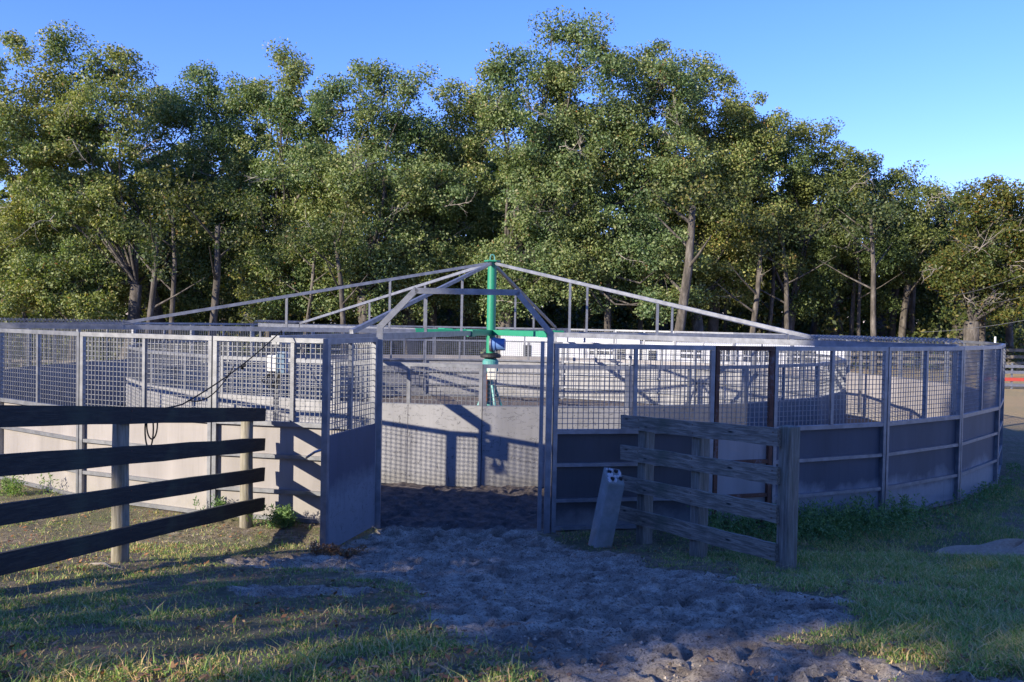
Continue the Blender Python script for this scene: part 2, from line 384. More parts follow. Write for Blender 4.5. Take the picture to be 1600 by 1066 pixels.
for k in range(NI):
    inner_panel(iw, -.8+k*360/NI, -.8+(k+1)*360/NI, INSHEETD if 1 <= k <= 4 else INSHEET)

# ------------------------------------------------------------------ gate leaf, swung outwards
gh = Vector((-1.215, 9.47, 0)); gf = Vector((-1.53, 8.33, 0)); gw = (gf-gh).length; ga = math.atan2(gf.y-gh.y, gf.x-gh.x)
gt = thing('pen_gate', 'steel and mesh pen gate swung open toward the camera, lower half muddy', 'gate', gh, ga)
f = MB(); p = .05; ZG = 2.03
f.box(0, p, -.025, .025, .03, ZG-.052); f.box(gw-p, gw, -.03, .03, -.03, ZG-.052); f.box(0, gw, -.025, .025, ZG-.05, ZG)
f.box(gw*.52-.02, gw*.52+.02, -.02, .02, 1.13, ZG-.051); f.box(p+.001, gw-p-.001, -.02, .018, 1.08, 1.12)
for z in (.1, .42, .75): f.box(p+.001, gw-p-.001, -.022, -.002, z-.02, z+.02)
f.build('gate_frame', GALV, gt)
MB().box(.03, gw-.051, .019, .026, .04, 1.125).build('sheet', GATESHEET, gt)
wiremesh(p, gw-p, 1.12, ZG-.05, 0).build('wire_mesh', WIRE, gt)
MB().tube([(gw-.02, -.02, 1.0), (gw+.02, -.08, .98), (gw+.0, -.16, .93), (gw-.05, -.20, .91)], .012, 8).build('latch', GALV, gt)

# ------------------------------------------------------------------ horse walker machine in the middle
hw = thing('horse_walker', 'green centre column with six sloping steel truss arms over the pen', 'horse walker', CEN)
MB().lathe([(.095, 1.3), (.095, 3.44), (.085, 3.45), (.085, 3.46)], 28).build('centre_column', GREEN, hw, smooth=False)
cp = MB().lathe([(.0, 3.461), (.17, 3.461), (.17, 3.49), (0, 3.491)], 6)
cp.build('top_plate', GREEN, hw)
pts = [(.045*math.cos(a), 0, 3.50+.045+.045*math.sin(a)) for a in np.linspace(-.9, PI+.9, 14)]
MB().tube([(.045, 0, 3.485), (.045, 0, 3.56), (.03, 0, 3.60), (0, 0, 3.615), (-.03, 0, 3.60), (-.045, 0, 3.56), (-.045, 0, 3.485)], .013, 8).build('lifting_eye', TEAL, hw)
MB().lathe([(.2, 1.43), (.22, 1.45), (.22, 1.5), (.14, 1.53), (.0955, 1.53)], 24).build('slip_ring_drum', DARK, hw)
MB().lathe([(.13, 1.12), (.17, 1.16), (.17, 1.36), (.12, 1.42)], 20).build('gearbox', TEAL, hw)
MB().lathe([(.12, .0), (.12, .1), (.06, .14), (.06, 1.118)], 16).build('pedestal', TEAL, hw)
for k in range(4):
    a = R(25+90*k); MB().tube([(.1*math.cos(a), .1*math.sin(a), .85), (.42*math.cos(a), .42*math.sin(a), .02)], .028, 8).build('leg', TEAL, hw)
mo = MB().tube([(.02, -.16, 1.72), (.30, -.20, 1.72)], .13, 20); mo.tube([(.06, -.165, 1.72), (.10, -.17, 1.72)], .15, 20); mo.build('motor', BLUE, hw)
MB().tube([(-.02, -.155, 1.72), (.019, -.16, 1.72)], .155, 20).build('motor_flange', GALV, hw)
cbx = MB().box(-.06, .13, -.24, -.13, .98, 1.22).build('control_box', CREAM, hw, bevel=.01)
MB().box(-.03, .10, -.243, -.2405, 1.12, 1.15).build('cover_strip', GALV, cbx)
MB().tube([(-.10, -.1, .5), (-.11, -.11, 1.08)], .065, 14).build('conduit', CLAY, hw)
LA, ZC, ZA = 7.2, 3.42, 1.965
for th in (45, 105, 165, -15, -75, -135):
    a = R(th); u = Vector((math.sin(a), -math.cos(a), 0)); sd = Vector((math.cos(a), math.sin(a), 0))
    arm = MB(); arm.beam(u*1.62+Vector((0, 0, ZA)), u*LA+Vector((0, 0, ZA)), .07, .09)
    ao = arm.build('arm', GALV, hw)
    MB().beam(u*.10+Vector((0, 0, ZC)), u*(LA+.02)+Vector((0, 0, ZA+.075)), .055, .06).build('top_chord', GALV, ao)
    for t_ in (.3, .585):
        zt = ZC+(ZA+.075-ZC)*(t_*LA-.10)/(LA-.08)
        MB().beam(u*(t_*LA)+Vector((0, 0, ZA+.046)), u*(t_*LA)+Vector((0, 0, zt-.03)), .045, .045).build('strut', GALV, ao)
    MB().beam(u*.09+Vector((0, 0, ZA)), u*1.60+Vector((0, 0, ZA)), .10, .11).build('arm_bracket', GREEN, ao)
    MB().beam(u*1.40+Vector((0, 0, ZA)), u*1.618+Vector((0, 0, ZA)), .12, .13).build('clamp', GREEN, ao)
    # divider beam over the track with rolled chain link lying on it
    dv = MB().beam(u*(LA+.001)+Vector((0, 0, ZA+.0)), u*9.28+Vector((0, 0, ZA+.0)), .10, .10)
    do = dv.build('divider_beam', GALV, hw)
    if th in (-15, 105, 165): 
        MB().beam(u*9.24+Vector((0, 0, ZA-.051)), u*9.24+Vector((0, 0, .16)), .05).build('hanger', GALV, do); continue
    cl = MB(); n = 34
    for side in (-1, -.33, .33, 1):
        pts = []
        for k in range(n*2+1):
            r_ = LA-.02+(2.08)*k/(n*2); off = sd*(side*.16+(.03 if k % 2 else -.03)); pts.append(u*r_+off+Vector((0, 0, ZA+.085+(.05 if (k+int(side*3)) % 2 else 0))))
        cl.tube(pts, .0045, 4, False)
    for k in range(n+1):
        r_ = LA-.02+2.08*k/n
        cl.tube([u*r_-sd*.20+Vector((0, 0, ZA+.07)), u*(r_+.03)-sd*.07+Vector((0, 0, ZA+.13)), u*r_+sd*.07+Vector((0, 0, ZA+.12)), u*(r_+.03)+sd*.20+Vector((0, 0, ZA+.06))], .0045, 4, False)
    cl.build('chain_link_roll', GALV, do)
    MB().beam(u*9.24+Vector((0, 0, ZA-.051)), u*9.24+Vector((0, 0, .16)), .05).build('hanger', GALV, do)

# ------------------------------------------------------------------ wooden fences
def board_mesh(L, h, t, seed):
    r_ = random.Random(seed); b = MB(); n = 14; base = len(b.v)
    for k in range(n+1):
        x = L*k/n; w1 = (r_.random()-.5)*.010; w2 = (r_.random()-.5)*.010; s = (r_.random()-.5)*.006
        b.v += [(x, -t/2+s, w1), (x, t/2+s, w1), (x, t/2+s, h+w2), (x, -t/2+s, h+w2)]
    for k in range(n):
        q = base+4*k
        for c in range(4): b.f.append((q+c, q+(c+1) % 4, q+4+(c+1) % 4, q+4+c))
    b.f.append((0, 3, 2, 1)); q = 4*n; b.f.append((q, q+1, q+2, q+3)); return b
def fence(root, A, B, za, zb, hgt, n, pitch, bh, side, mat, posts, pmat, square=False, pr=.065):
    "A,B ground plan ends; za,zb = height of the top edge of the top board"
    A = Vector(A); B = Vector(B); L = (B-A).length; d = (B-A).normalized(); nn = Vector((-d.y, d.x, 0))*side
    ang = math.atan2(d.y, d.x)
    for k in range(n):
        z0 = za-k*pitch-bh; z1 = zb-k*pitch-bh; LL = math.sqrt(L*L+(z1-z0)**2)
        bm_ = board_mesh(LL, bh, .035, 11*k+int(A.x*10)); nf = len(bm_.f)
        for (s, top) in posts:
            x = min(max(s, .05), LL-.05)
            for dz in (.035, bh-.035): bm_.tube([(x, side*.015, dz), (x, side*.0215, dz)], .006, 6)
        o = bm_.build('board', mat, root); o.data.materials.append(RUST)
        for f_ in o.data.polygons[nf:]: f_.material_index = 1
        o.location = A+nn*(pr+.019)+Vector((0, 0, z0)); o.rotation_euler = (0, -math.atan2(z1-z0, L), ang)
    for (s, top) in posts:
        q = A+d*s; zt = za+(zb-za)*s/L+top; gz = float(ground_base(np.array(q.x), np.array(q.y)))
        b = MB()
        if square: b.box(-pr, pr, -pr, pr, -.3, zt-gz)
        else: b.tube([(0, 0, -.3), (.004, 0, .3), (-.004, .003, .8), (0, 0, zt-gz-.01), (0, 0, zt-gz)], [pr*1.08, pr*1.05, pr, pr*.97, pr*.86], 18)
        o = b.build('post', pmat, root, smooth=not square, bevel=.012 if square else 0); o.location = (q.x, q.y, gz); o.rotation_euler = (0, 0, ang)
lf = thing('board_fence', 'black stained four board fence running from lower left to the pen wall', 'fence')
E = Vector((-2.51, 9.70, 0)); A0 = Vector((-3.24, 5.92, 0)); dd = (A0-E).normalized(); Lf = 7.0; A1 = E+dd*Lf
sl = (1.62-1.24)/(A0-E).length
fence(lf, A1, E, 1.24+sl*Lf, 1.24, 1.1, 4, .322, .14, -1, WOODL, [(Lf-.22, -.02), (Lf-2.45, -.03), (Lf-4.4, -.03), (Lf-6.4, -.03)], POST)
rf = thing('board_fence', 'short weathered grey board fence stub with mossy boards right of the gateway', 'fence')
E2 = Vector((1.46, 9.35, 0)); N2 = Vector((2.46, 7.33, 0)); L2 = (N2-E2).length
fence(rf, E2, N2, 1.27, 1.39, 1.1, 4, .318, .145, -1, WOODR, [(.32, -.02), (1.17, -.04), (L2+.03, .02)], POSTR, True, .062)

# ------------------------------------------------------------------ leaning concrete post
lp = thing('leaning_post', 'short square concrete post leaning right with holes in its broken top', 'post', (1.13, 8.9, 0))
lp.rotation_euler = (R(5), R(9), R(16))
b = MB(); w_ = .092; hh = .70; tz = lambda y: hh+.02+y*.62
b.quadbox([(-w_, -w_, -.3), (w_, -w_, -.3), (w_, w_, -.3), (-w_, w_, -.3), (-w_, -w_, tz(-w_)), (w_, -w_, tz(-w_)), (w_, w_, tz(w_)), (-w_, w_, tz(w_))])
b.build('shaft', CONC, lp, bevel=.012)
cpx = MB(); rgp = random.Random(4)
for k in range(44):
    s_ = .010+.013*rgp.random(); x, y = rgp.uniform(-.074, .074), rgp.uniform(-.074, .074)
    if min(math.hypot(x-hx, y-hy) for hx, hy in ((-.045, .035), (.03, .05), (-.035, -.045), (.06, -.03))) < .03: continue
    cpx.lathe([(s_, tz(y)-.012), (s_*.9, tz(y)+.004), (s_*.4, tz(y)+.008+.010*rgp.random())], 6, (x, y, 0))
cpx.build('broken_cap', plain('fresh_broken_concrete', (.55, .54, .55), .8), lp)
for (x, y) in ((-.045, .035), (.03, .05), (-.035, -.045), (.06, -.03)):
    MB().lathe([(.021, tz(y)-.03), (.021, tz(y)+.017), (.017, tz(y)+.018)], 10, (x, y, 0)).build('core_hole', DARK, lp)
MB().tube([(.02, .06, hh), (.04, .08, hh+.07)], .012, 6).build('rebar_stub', RUST, lp)

# ------------------------------------------------------------------ rope from the fence to the pen wall
def hang(a, b, sag, n=16):
    a = Vector(a); b = Vector(b); return [a.lerp(b, k/n)+Vector((0, 0, -sag*4*(k/n)*(1-k/n))) for k in range(n+1)]
ra = at(440, 517, 9.62); rb = at(285, 632, 8.35); rm = at(232, 640, 7.62)
rp = thing('rope', 'thin dark rope tied from the pen wall top rail to the black fence', 'rope', rb)
b = MB(); b.tube([p-rb for p in hang(ra, rb, .05)], .007, 6); b.tube([p-rb for p in hang(rb, rm, .01)], .007, 6); b.build('cord', ROPE, rp)
mid = ra.lerp(rb, .52); b = MB(); b.tube([p-rb for p in hang(mid, ra.lerp(rb, .95), .12)], .006, 6)
b.tube([Vector((0, 0, .0))+ra.lerp(rb, .42)-rb+Vector((.02*math.sin(k), .02*math.cos(k), -.008*k-.05)) for k in range(7)], .012, 6); b.build('slack_strand', ROPE, rp)
b = MB(); c0 = rm-rb
lo = [c0+Vector((.035*math.sin(t)*(1-.0*t), .02, -.17+.16*math.cos(t))) for t in np.linspace(0, 2*PI, 22)]; b.tube(lo, .007, 6)
lo = [c0+Vector((.02+.045*math.sin(t), .03, -.13+.125*math.cos(t))) for t in np.linspace(0, 2*PI, 22)]; b.tube(lo, .007, 6); b.build('loop', ROPE, rp)
# junction box + white conduit on the outer wall left of the gate
jp = P2(-15, 9.24); jb = thing('junction_box', 'small white electrical box with tangled wires behind the mesh left of the gate', 'box', (jp.x-.02, jp.y-.09, 0))
MB().box(-.05, .05, -.05, .03, 1.62, 1.80).build('box_body', WHITE, jb, bevel=.01)
MB().box(.055, .16, -.05, .05, 1.60, 1.84).build('switch_box', plain('blue_grey_plastic', (.16, .25, .36), .5), jb, bevel=.01)
b = MB()
for q in range(5):
    b.tube([(0.0, -.04, 1.63), (-.10+.03*q, -.09, 1.52-.01*q), (-.02+.03*q, -.07, 1.44), (.08, -.04, 1.55+.03*q), (.1, -.03, 1.62)], .007, 5, False)
b.build('wiring', ROPE, jb)

# ------------------------------------------------------------------ trees
def leaves_at(C, rad, n, size, rg, flat=.75, up_bias=.5):
    "C (m,3) clump centres, rad (m,), n leaves each"
    m = len(C); d = rg.normal(size=(m, n, 3)); d /= np.linalg.norm(d, axis=2, keepdims=True)
    rr = rg.random((m, n, 1))**.45; p = C[:, None, :] + d*rr*rad[:, None, None]*np.array([1, 1, flat])
    p = p.reshape(-1, 3); k = len(p)
    nrm = rg.normal(size=(k, 3)); nrm[:, 2] += up_bias; nrm += d.reshape(-1, 3)*.7; nrm /= np.linalg.norm(nrm, axis=1, keepdims=True)
    t = np.cross(nrm, rg.normal(size=(k, 3))); t /= np.linalg.norm(t, axis=1, keepdims=True)+1e-9; bt = np.cross(nrm, t)
    s = size*(.6+.8*rg.random((k, 1))); a = t*s; b_ = bt*s*.55
    return np.stack([p-a, p-b_+a*.1, p+a, p+b_+a*.1], 1)
def tree(name, label, lobes, Yt, base_px, leaf=LEAF, nclump=34, nleaf=95, size=.13, trunk_r=.34, dead=0, group='live oaks behind the pen', seed=1, gap=0.0, cr=(.35, .75), cat='tree', world_lobes=None, base=None, two=False):
    rg = np.random.default_rng(seed)
    if base is None:
        q = at(base_px, 500, Yt); base = (q.x, q.y)
    gz = float(ground_base(np.array(base[0]), np.array(base[1])))-.1
    root = thing(name, label, cat, (base[0], base[1], gz), group=group); bo = np.array([base[0], base[1], gz])
    cl = []; cr_ = []; lc = []
    W = []
    if world_lobes: W = world_lobes
    else:
        for (px, py, rx, ry) in lobes:
            q = at(px, py, Yt); s = Yt/FPX; dep = (rg.random()-.5)*2.2
            W.append((q.x, q.y+dep, q.z, rx*s, (rx+ry)*.5*s*.95, ry*s))
    for (x, y, z, ax, ay, az) in W:
        vol = (ax*az); n = max(5, int(nclump*vol/4.2*(1-gap))); c = np.array([x, y, z]); lc.append((c, min(ax, az)))
        d = rg.normal(size=(n, 3)); d /= np.linalg.norm(d, axis=1, keepdims=True); r_ = .45+.55*rg.random((n, 1))**.5
        cl.append(c+d*r_*np.array([ax, ay, az])); cr_.append(cr[0]+(cr[1]-cr[0])*rg.random(n)**1.5)
    C = np.concatenate(cl); Rr = np.concatenate(cr_)
    me = quads_mesh('crown', leaves_at(C-bo, Rr, nleaf, size, rg), leaf); link(me, 'crown', root)
    # trunk, limbs to each lobe, branches to a share of the clumps
    allc = np.array([q[0] for q in lc]); zmin = allc[:, 2].min(); ztop = allc[:, 2].max(); ctr = allc.mean(0)
    fork = bo + np.array([rg.normal()*.4, rg.normal()*.4, max(2.2, min(.30*(ztop-bo[2]), 5.5))])
    T = MB(); Vb = Vector(bo)
    def rel(p): return Vector(p)-Vb
    mid = (bo+fork)/2+np.array([rg.normal()*.2, rg.normal()*.2, 0])
    T.tube([rel(bo)+Vector((0, 0, -.3)), rel(bo)+Vector((0, 0, .35)), rel(mid), rel(fork)], [trunk_r*1.7, trunk_r*1.15, trunk_r, trunk_r*.92], 12)
    T.build('trunk', BARK, root, smooth=True)
    T = MB()
    for c, rad in lc:
        m1 = fork+(c-fork)*.4+np.array([rg.normal()*.5, rg.normal()*.5, .4+rg.random()*.5])
        m2 = fork+(c-fork)*.72+rg.normal(size=3)*.35
        rr = trunk_r*(.18+.09*rg.random())
        T.tube([rel(fork), rel(m1), rel(m2), rel(c)], [rr*1.25, rr*.8, rr*.45, rr*.18], 7, False)
    for k in range(0, len(C), 4):
        dd = np.array([np.linalg.norm(C[k]-q[0]) for q in lc]); c = lc[int(dd.argmin())][0]
        m1 = (C[k]+c)/2+rg.normal(size=3)*.18
        T.tube([rel(c), rel(m1), rel(C[k])], [.035, .022, .01], 4, False)
    T.build('limbs', BARK, root, smooth=True)
    if dead:
        okk = np.where(C[:, 2] < np.quantile(C[:, 2], .8))[0]
        for k in rg.choice(okk, dead):
            T = MB(); p = C[k].copy(); p[1] -= Rr[k]*.7; d0 = rg.normal(size=3)*np.array([.7, .3, .45]); d0[1] -= .35; d0 /= np.linalg.norm(d0)
            P0 = [p]; 
            for q in range(5): P0.append(P0[-1]+(d0+rg.normal(size=3)*.33)*.32)
            T.tube([rel(x) for x in P0], [.022, .019, .015, .011, .008, .003], 4, False)
            for q in range(1, 5):
                for w in range(2):
                    d = d0*.6+rg.normal(size=3)*.6; l_ = .35+.35*rg.random(); m1 = P0[q]+d*l_*.5+rg.normal(size=3)*.05; e = P0[q]+d*l_
                    T.tube([rel(P0[q]), rel(m1), rel(e)], [.010, .007, .003], 3, False)
                    T.tube([rel(m1), rel(m1+(d+rg.normal(size=3)*.5)*l_*.4)], [.006, .002], 3, False)
            T.build('dead_branch', TWIG, root)
    return root
TREES = [
 ('live_oak', 'tall oak with ragged top at the far left edge of the tree line', [(45,80,26,26),(100,70,32,24),(30,150,55,50),(110,120,50,45),(180,112,42,36),(60,220,85,65),(170,200,72,66),(90,320,100,66),(10,390,80,60),(190,320,70,60),(110,420,90,45)], 45, 190, LEAF, 12),
 ('live_oak', 'oak with bare grey twigs just right of the tall far left oak', [(255,160,38,36),(310,130,36,24),(345,150,34,30),(280,230,75,62),(350,210,58,56),(300,320,86,66),(270,410,80,48),(370,300,50,50),(232,150,32,30),(378,160,30,28)], 49, 250, LEAF, 18),
 ('live_oak', 'oak whose single tuft sticks up above its crown against the sky', [(448,90,26,13),(462,116,13,12),(460,140,12,12),(395,150,36,30),(468,180,50,36),(425,250,76,60),(500,290,56,66),(400,350,86,56),(450,420,80,42),(522,175,30,32),(425,160,40,30)], 47, 432, LEAF, 8),
 ('live_oak', 'broad oak with sky gaps between two rounded tops left of centre', [(560,112,28,22),(600,125,34,22),(650,135,30,24),(540,180,46,46),(600,200,60,46),(655,200,44,52),(590,290,80,60),(560,380,80,52),(660,290,46,52),(640,390,60,50)], 45, 565, LEAF, 10),
 ('live_oak', 'dark narrow oak in the dip left of the tallest oak', [(745,165,34,26),(755,230,36,40),(750,320,46,50),(760,400,50,50),(705,150,34,22),(735,185,32,36),(700,220,44,50),(715,300,56,56),(700,380,60,56),(665,430,50,40)], 47, 640, LEAF, 6),
 ('live_oak', 'tallest oak of the tree line with its top right of centre', [(862,52,34,22),(905,62,36,24),(785,108,34,24),(850,110,58,40),(910,120,62,48),(790,165,44,44),(985,110,52,38),(1045,90,36,24),(1030,140,50,44),(830,210,76,62),(920,220,86,72),(1010,210,80,66),(860,310,90,64),(960,320,94,68),(1010,390,60,40),(900,400,76,50),(810,390,60,50)], 44, 792, LEAF, 22),
 ('live_oak', 'full round oak on the right shoulder of the tallest oak', [(1105,125,44,32),(1095,190,66,56),(1148,180,34,32),(1140,250,70,58),(1085,310,72,60),(1165,330,66,54),(1120,400,76,40),(1185,195,38,28),(1180,240,50,44)], 46, 1108, LEAF, 10),
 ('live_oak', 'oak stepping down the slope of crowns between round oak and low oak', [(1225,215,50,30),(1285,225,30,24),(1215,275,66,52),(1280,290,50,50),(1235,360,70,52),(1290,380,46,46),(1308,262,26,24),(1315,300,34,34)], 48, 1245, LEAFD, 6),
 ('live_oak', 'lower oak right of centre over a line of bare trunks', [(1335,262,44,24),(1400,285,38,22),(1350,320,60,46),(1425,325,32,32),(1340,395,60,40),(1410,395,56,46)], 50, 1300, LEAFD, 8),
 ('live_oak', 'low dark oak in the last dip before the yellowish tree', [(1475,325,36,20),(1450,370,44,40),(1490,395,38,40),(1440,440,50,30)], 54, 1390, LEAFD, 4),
 ('yellowish_oak', 'sunlit yellowish oak with pale dead twigs at the right edge', [(1560,300,48,20),(1520,335,38,28),(1590,345,50,46),(1545,385,56,38),(1500,420,36,28),(1600,420,46,40),(1650,360,60,60)], 43, 1520, LEAF2, 26),
]
for k, (nm, lab, lob, Yt, bp, lf_, dead) in enumerate(TREES):
    rl = random.Random(700+k); xa = min(q[0] for q in lob); xb = max(q[0] for q in lob)
    for q_ in list(lob):
        if q_[1] < 260 and q_[2] > 40: lob = lob+[(q_[0]+rl.uniform(-60, 60), q_[1]+rl.uniform(70, 150), rl.uniform(40, 62), rl.uniform(30, 46))]
    for x_ in np.arange(xa, xb+1, 52): lob = lob+[(x_+rl.uniform(-14, 14), rl.uniform(405, 440), rl.uniform(44, 62), rl.uniform(26, 38)), (x_+rl.uniform(-24, 24), rl.uniform(450, 482), rl.uniform(34, 50), rl.uniform(18, 28))]
    tree(nm, lab, lob, Yt, bp, lf_, 42, 250, .070, .30+.06*(k % 3), dead, seed=20+k, cr=(.5, 1.05))
# second row behind, darker, fills the gaps low down
ROW = [(-20,250,330),(120,250,320),(240,280,320),(360,260,310),(470,260,310),(600,270,320),(700,270,310),(800,250,310),(930,240,300),(1060,250,310),(1180,300,340),(1290,340,370),(1380,370,400),(1480,400,420),(1600,400,400)]
for k, (px, t0, t1) in enumerate(ROW):
    r_ = random.Random(k); lob = [(px+r_.uniform(-25, 25), t0-10, 70, 60), (px-45, t1-10, 60, 60), (px-45, t1+20, 70, 55), (px+45, t1+10, 70, 55), (px+r_.uniform(-20, 20), t1+90, 90, 45)]
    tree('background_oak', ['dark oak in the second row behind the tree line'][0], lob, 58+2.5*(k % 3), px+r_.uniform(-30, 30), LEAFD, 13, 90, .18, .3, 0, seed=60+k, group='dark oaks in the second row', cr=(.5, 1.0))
# thin bare trunks seen under the crowns
TR = [(45,2.6,.14),(110,2.2,.2),(205,3.5,.26),(225,3.2,.16),(268,4.2,.13),(330,3.8,.2),(395,3.2,.14),(430,4,.16),(470,3,.12),(545,3.5,.14),(680,5,.24),(735,3.6,.32),(830,3.5,.15),(905,3,.14),(955,3.5,.2),(1000,3.2,.14),(1055,4.5,.26),(1112,5,.30),(1140,3.4,.12),(1170,3.6,.16),(1200,3.4,.13),(1235,3.6,.14),(1267,4.0,.22),(1302,5.2,.24),(1330,4,.12),(1345,3.2,.1),(1368,3.6,.14),(1392,4.6,.2),(1408,3.4,.2),(1425,4.2,.22),(1462,3,.26),(1500,4.4,.4),(1535,3.4,.16),(1580,4,.2)]
WHERE = 'slim bare understory trunk rising beneath the oak crowns'
first = None
for k, (px, h, r_) in enumerate(TR):
    rg = random.Random(300+k); Yt = 42+rg.random()*12; q = at(px, 500, Yt); gz = float(ground_base(np.array(q.x), np.array(q.y)))
    t = thing('understory_tree', WHERE, 'tree', (q.x, q.y, gz-.1), group='slim trunks under the oak crowns')
    hh = h*1.7+1.5; lx = rg.uniform(-.7, .7)*(2.4 if px in (1462, 330, 1267) else 1); ly = rg.uniform(-.4, .4)
    b = MB(); b.tube([(0, 0, -.3), (0, 0, .3), (lx*.3, ly*.3, hh*.35), (lx*.65+.1, ly, hh*.7), (lx, ly, hh)], [r_*1.5, r_*1.1, r_*.95, r_*.8, r_*.55], 9)
    b.build('trunk', BARK, t, smooth=True)
    b = MB()
    for q2 in range(4):
        z = hh*(.55+.12*q2); a = rg.uniform(0, 6.28); l = 1.6+rg.random()
        b.tube([(lx*z/hh, ly*z/hh, z), (lx*z/hh+math.cos(a)*l*.5, ly+math.sin(a)*l*.5, z+.7), (lx*z/hh+math.cos(a)*l, ly+math.sin(a)*l, z+1.5)], [r_*.4, r_*.25, r_*.08], 5, False)
    b.build('limbs', BARK, t, smooth=True)
    rgn = np.random.default_rng(500+k); C = np.array([[lx+rgn.normal()*1.3, ly+rgn.normal()*1.0, hh+.3+rgn.normal()*.8] for _ in range(14)])
    link(quads_mesh('crown', leaves_at(C, np.full(14, .75), 130, .08, rgn), LEAFB), 'crown', t)
# distant wood: one mass
rgn = np.random.default_rng(9); n = 6500
px = rgn.uniform(-75, 75, n); C = np.stack([px, rgn.uniform(66, 82, n), rgn.uniform(-1.5, 8.5, n)], 1)
gaps = fbm(C[:, 0]*.25, C[:, 2]*.3, 3); C = C[(gaps > .30) | (C[:, 2] > 2)]
tag(link(quads_mesh('distant_wood', leaves_at(C, np.full(len(C), 1.3), 42, .24, rgn), LEAFB), 'distant_wood'), kind='stuff', label='distant dark wood behind the trunks', cat='wood')
# undergrowth between the trunks
n = 2300; C = np.stack([rgn.uniform(-34, 36, n), rgn.uniform(47, 62, n), -1.2+5.2*rgn.random(n)**2], 1); C = C[fbm(C[:, 0]*.3+5, C[:, 1]*.2, 2) > .42]
tag(link(quads_mesh('undergrowth', leaves_at(C, np.full(len(C), .9), 60, .13, rgn), LEAFB), 'undergrowth'), kind='stuff', label='low bushy undergrowth between the tree trunks', cat='undergrowth')

# trees behind the photographer that throw the long foreground shade
SA = R(38.5); sx, sy = math.cos(SA), math.sin(SA); ELEV = R(21.3)
def behind(lab, q0, q1, l, bands, seed):
    px_, py_ = sx*l+sy*(q0+q1)/2, sy*l-sx*(q0+q1)/2; rg = random.Random(seed); W = []
    for (z0, z1, n, r_) in bands:
        for k in range(n):
            q = q0+r_*.8+(q1-q0-1.6*r_)*(k+rg.random())/n; ll = l+rg.uniform(-2.2, 2.2)
            W.append((sx*ll+sy*q, sy*ll-sx*q, rg.uniform(z0, z1), r_, r_, r_*.8))
    tree('shade_oak', lab, None, 0, 0, LEAFD, 30, 62, .2, .4, 0, world_lobes=W, base=(px_, py_), seed=seed, group='oaks behind the photographer', cr=(.5, .9))
behind('oak behind the photographer on the left', -8.0, -2, -20, [(13.6, 14.8, 7, 1.3), (11.8, 13, 7, 1.4), (10.3, 11.1, 6, 1.2), (10.0, 10.4, 4, .7), (6.6, 7.2, 3, .7)], 1)
behind('oak behind the photographer in the middle', -2.6, 4, -20, [(13.6, 15.5, 7, 1.6), (11.8, 13, 7, 1.5), (10.3, 11.1, 5, 1.3), (10.1, 10.4, 3, .8), (6.6, 7.4, 3, .8)], 2)
behind('oak behind the photographer on the right', 3.5, 13, -20, [(13, 15.5, 8, 1.9), (11, 12.5, 8, 1.8), (8, 10.0, 8, 1.6)], 3)
rgn = np.random.default_rng(19); n = 900; q = rgn.uniform(-45, 34, n); l = rgn.uniform(-27, -21, n); z = rgn.uniform(.5, 7.2, n)  # unseen foliage belt, added to keep low horizon glow off the walls
C = np.stack([sx*l+sy*q, sy*l-sx*q, z], 1)
tag(link(quads_mesh('glow_block_foliage', leaves_at(C, np.full(n, 1.3), 40, .3, rgn), LEAFB), 'glow_block_foliage'), kind='stuff', label='unseen foliage belt added behind the photographer to block horizon light', cat='wood')

# ------------------------------------------------------------------ grass, weeds, litter
def blades(x, y, h, w, rg, lean=.6):
    n = len(x); z = ground_z(x, y); a = rg.uniform(0, 2*PI, n); dx, dy = np.cos(a), np.sin(a); b_ = rg.uniform(0, 2*PI, n); l = lean*h*rg.random(n)
    p = np.stack([x, y, z-.005], 1); wv = np.stack([dx*w, dy*w, np.zeros(n)], 1)
    md = p+np.stack([np.cos(b_)*l*.35, np.sin(b_)*l*.35, h*.6], 1); tp = p+np.stack([np.cos(b_)*l, np.sin(b_)*l, h*.95], 1)
    q1 = np.stack([p-wv, p+wv, md+wv*.7, md-wv*.7], 1); q2 = np.stack([md-wv*.7, md+wv*.7, tp+wv*.1, tp-wv*.1], 1)
    return q1, q2
rg = np.random.default_rng(5); N = 900000
yy = 3.2+(13.0-3.2)*rg.random(N)**1.55; xx = (rg.random(N)-.5)*2*(yy*.62+.4)+.1*yy
s = sand_mask(xx, yy); ring_ = np.hypot(xx, yy-D0) < RO+.05
pat = fbm(xx*1.7+50, yy*1.7, 4); pat2 = fbm(xx*7, yy*7+9, 2)
dens = np.clip((1.05-s*1.5), 0, 1)*(.12+.88*sstep(.42, .62, pat*.55+pat2*.45+.06*np.where(xx > 1.6, 1, 0)-.05*(xx < 0)))*np.where(xx > 1, .62, .5)
keep = (rg.random(N) < dens) & ~ring_
xx, yy, pat, pat2 = xx[keep], yy[keep], pat[keep], pat2[keep]
right = sstep(1.5, 3.5, xx)
h = (.012+.026*rg.random(len(xx))*(.4+pat))*(1+.9*right)+.05*(rg.random(len(xx)) < .03)
q1, q2 = blades(xx, yy, h, .0022+.0018*rg.random(len(xx)), rg, 1.6)
me = quads_mesh('grass', np.concatenate([q1, q2], 1).reshape(-1, 4, 3), GRASS); tag(link(me, 'grass'), kind='stuff', label='short patchy green and straw coloured grass', cat='grass')
print('grass', len(xx))
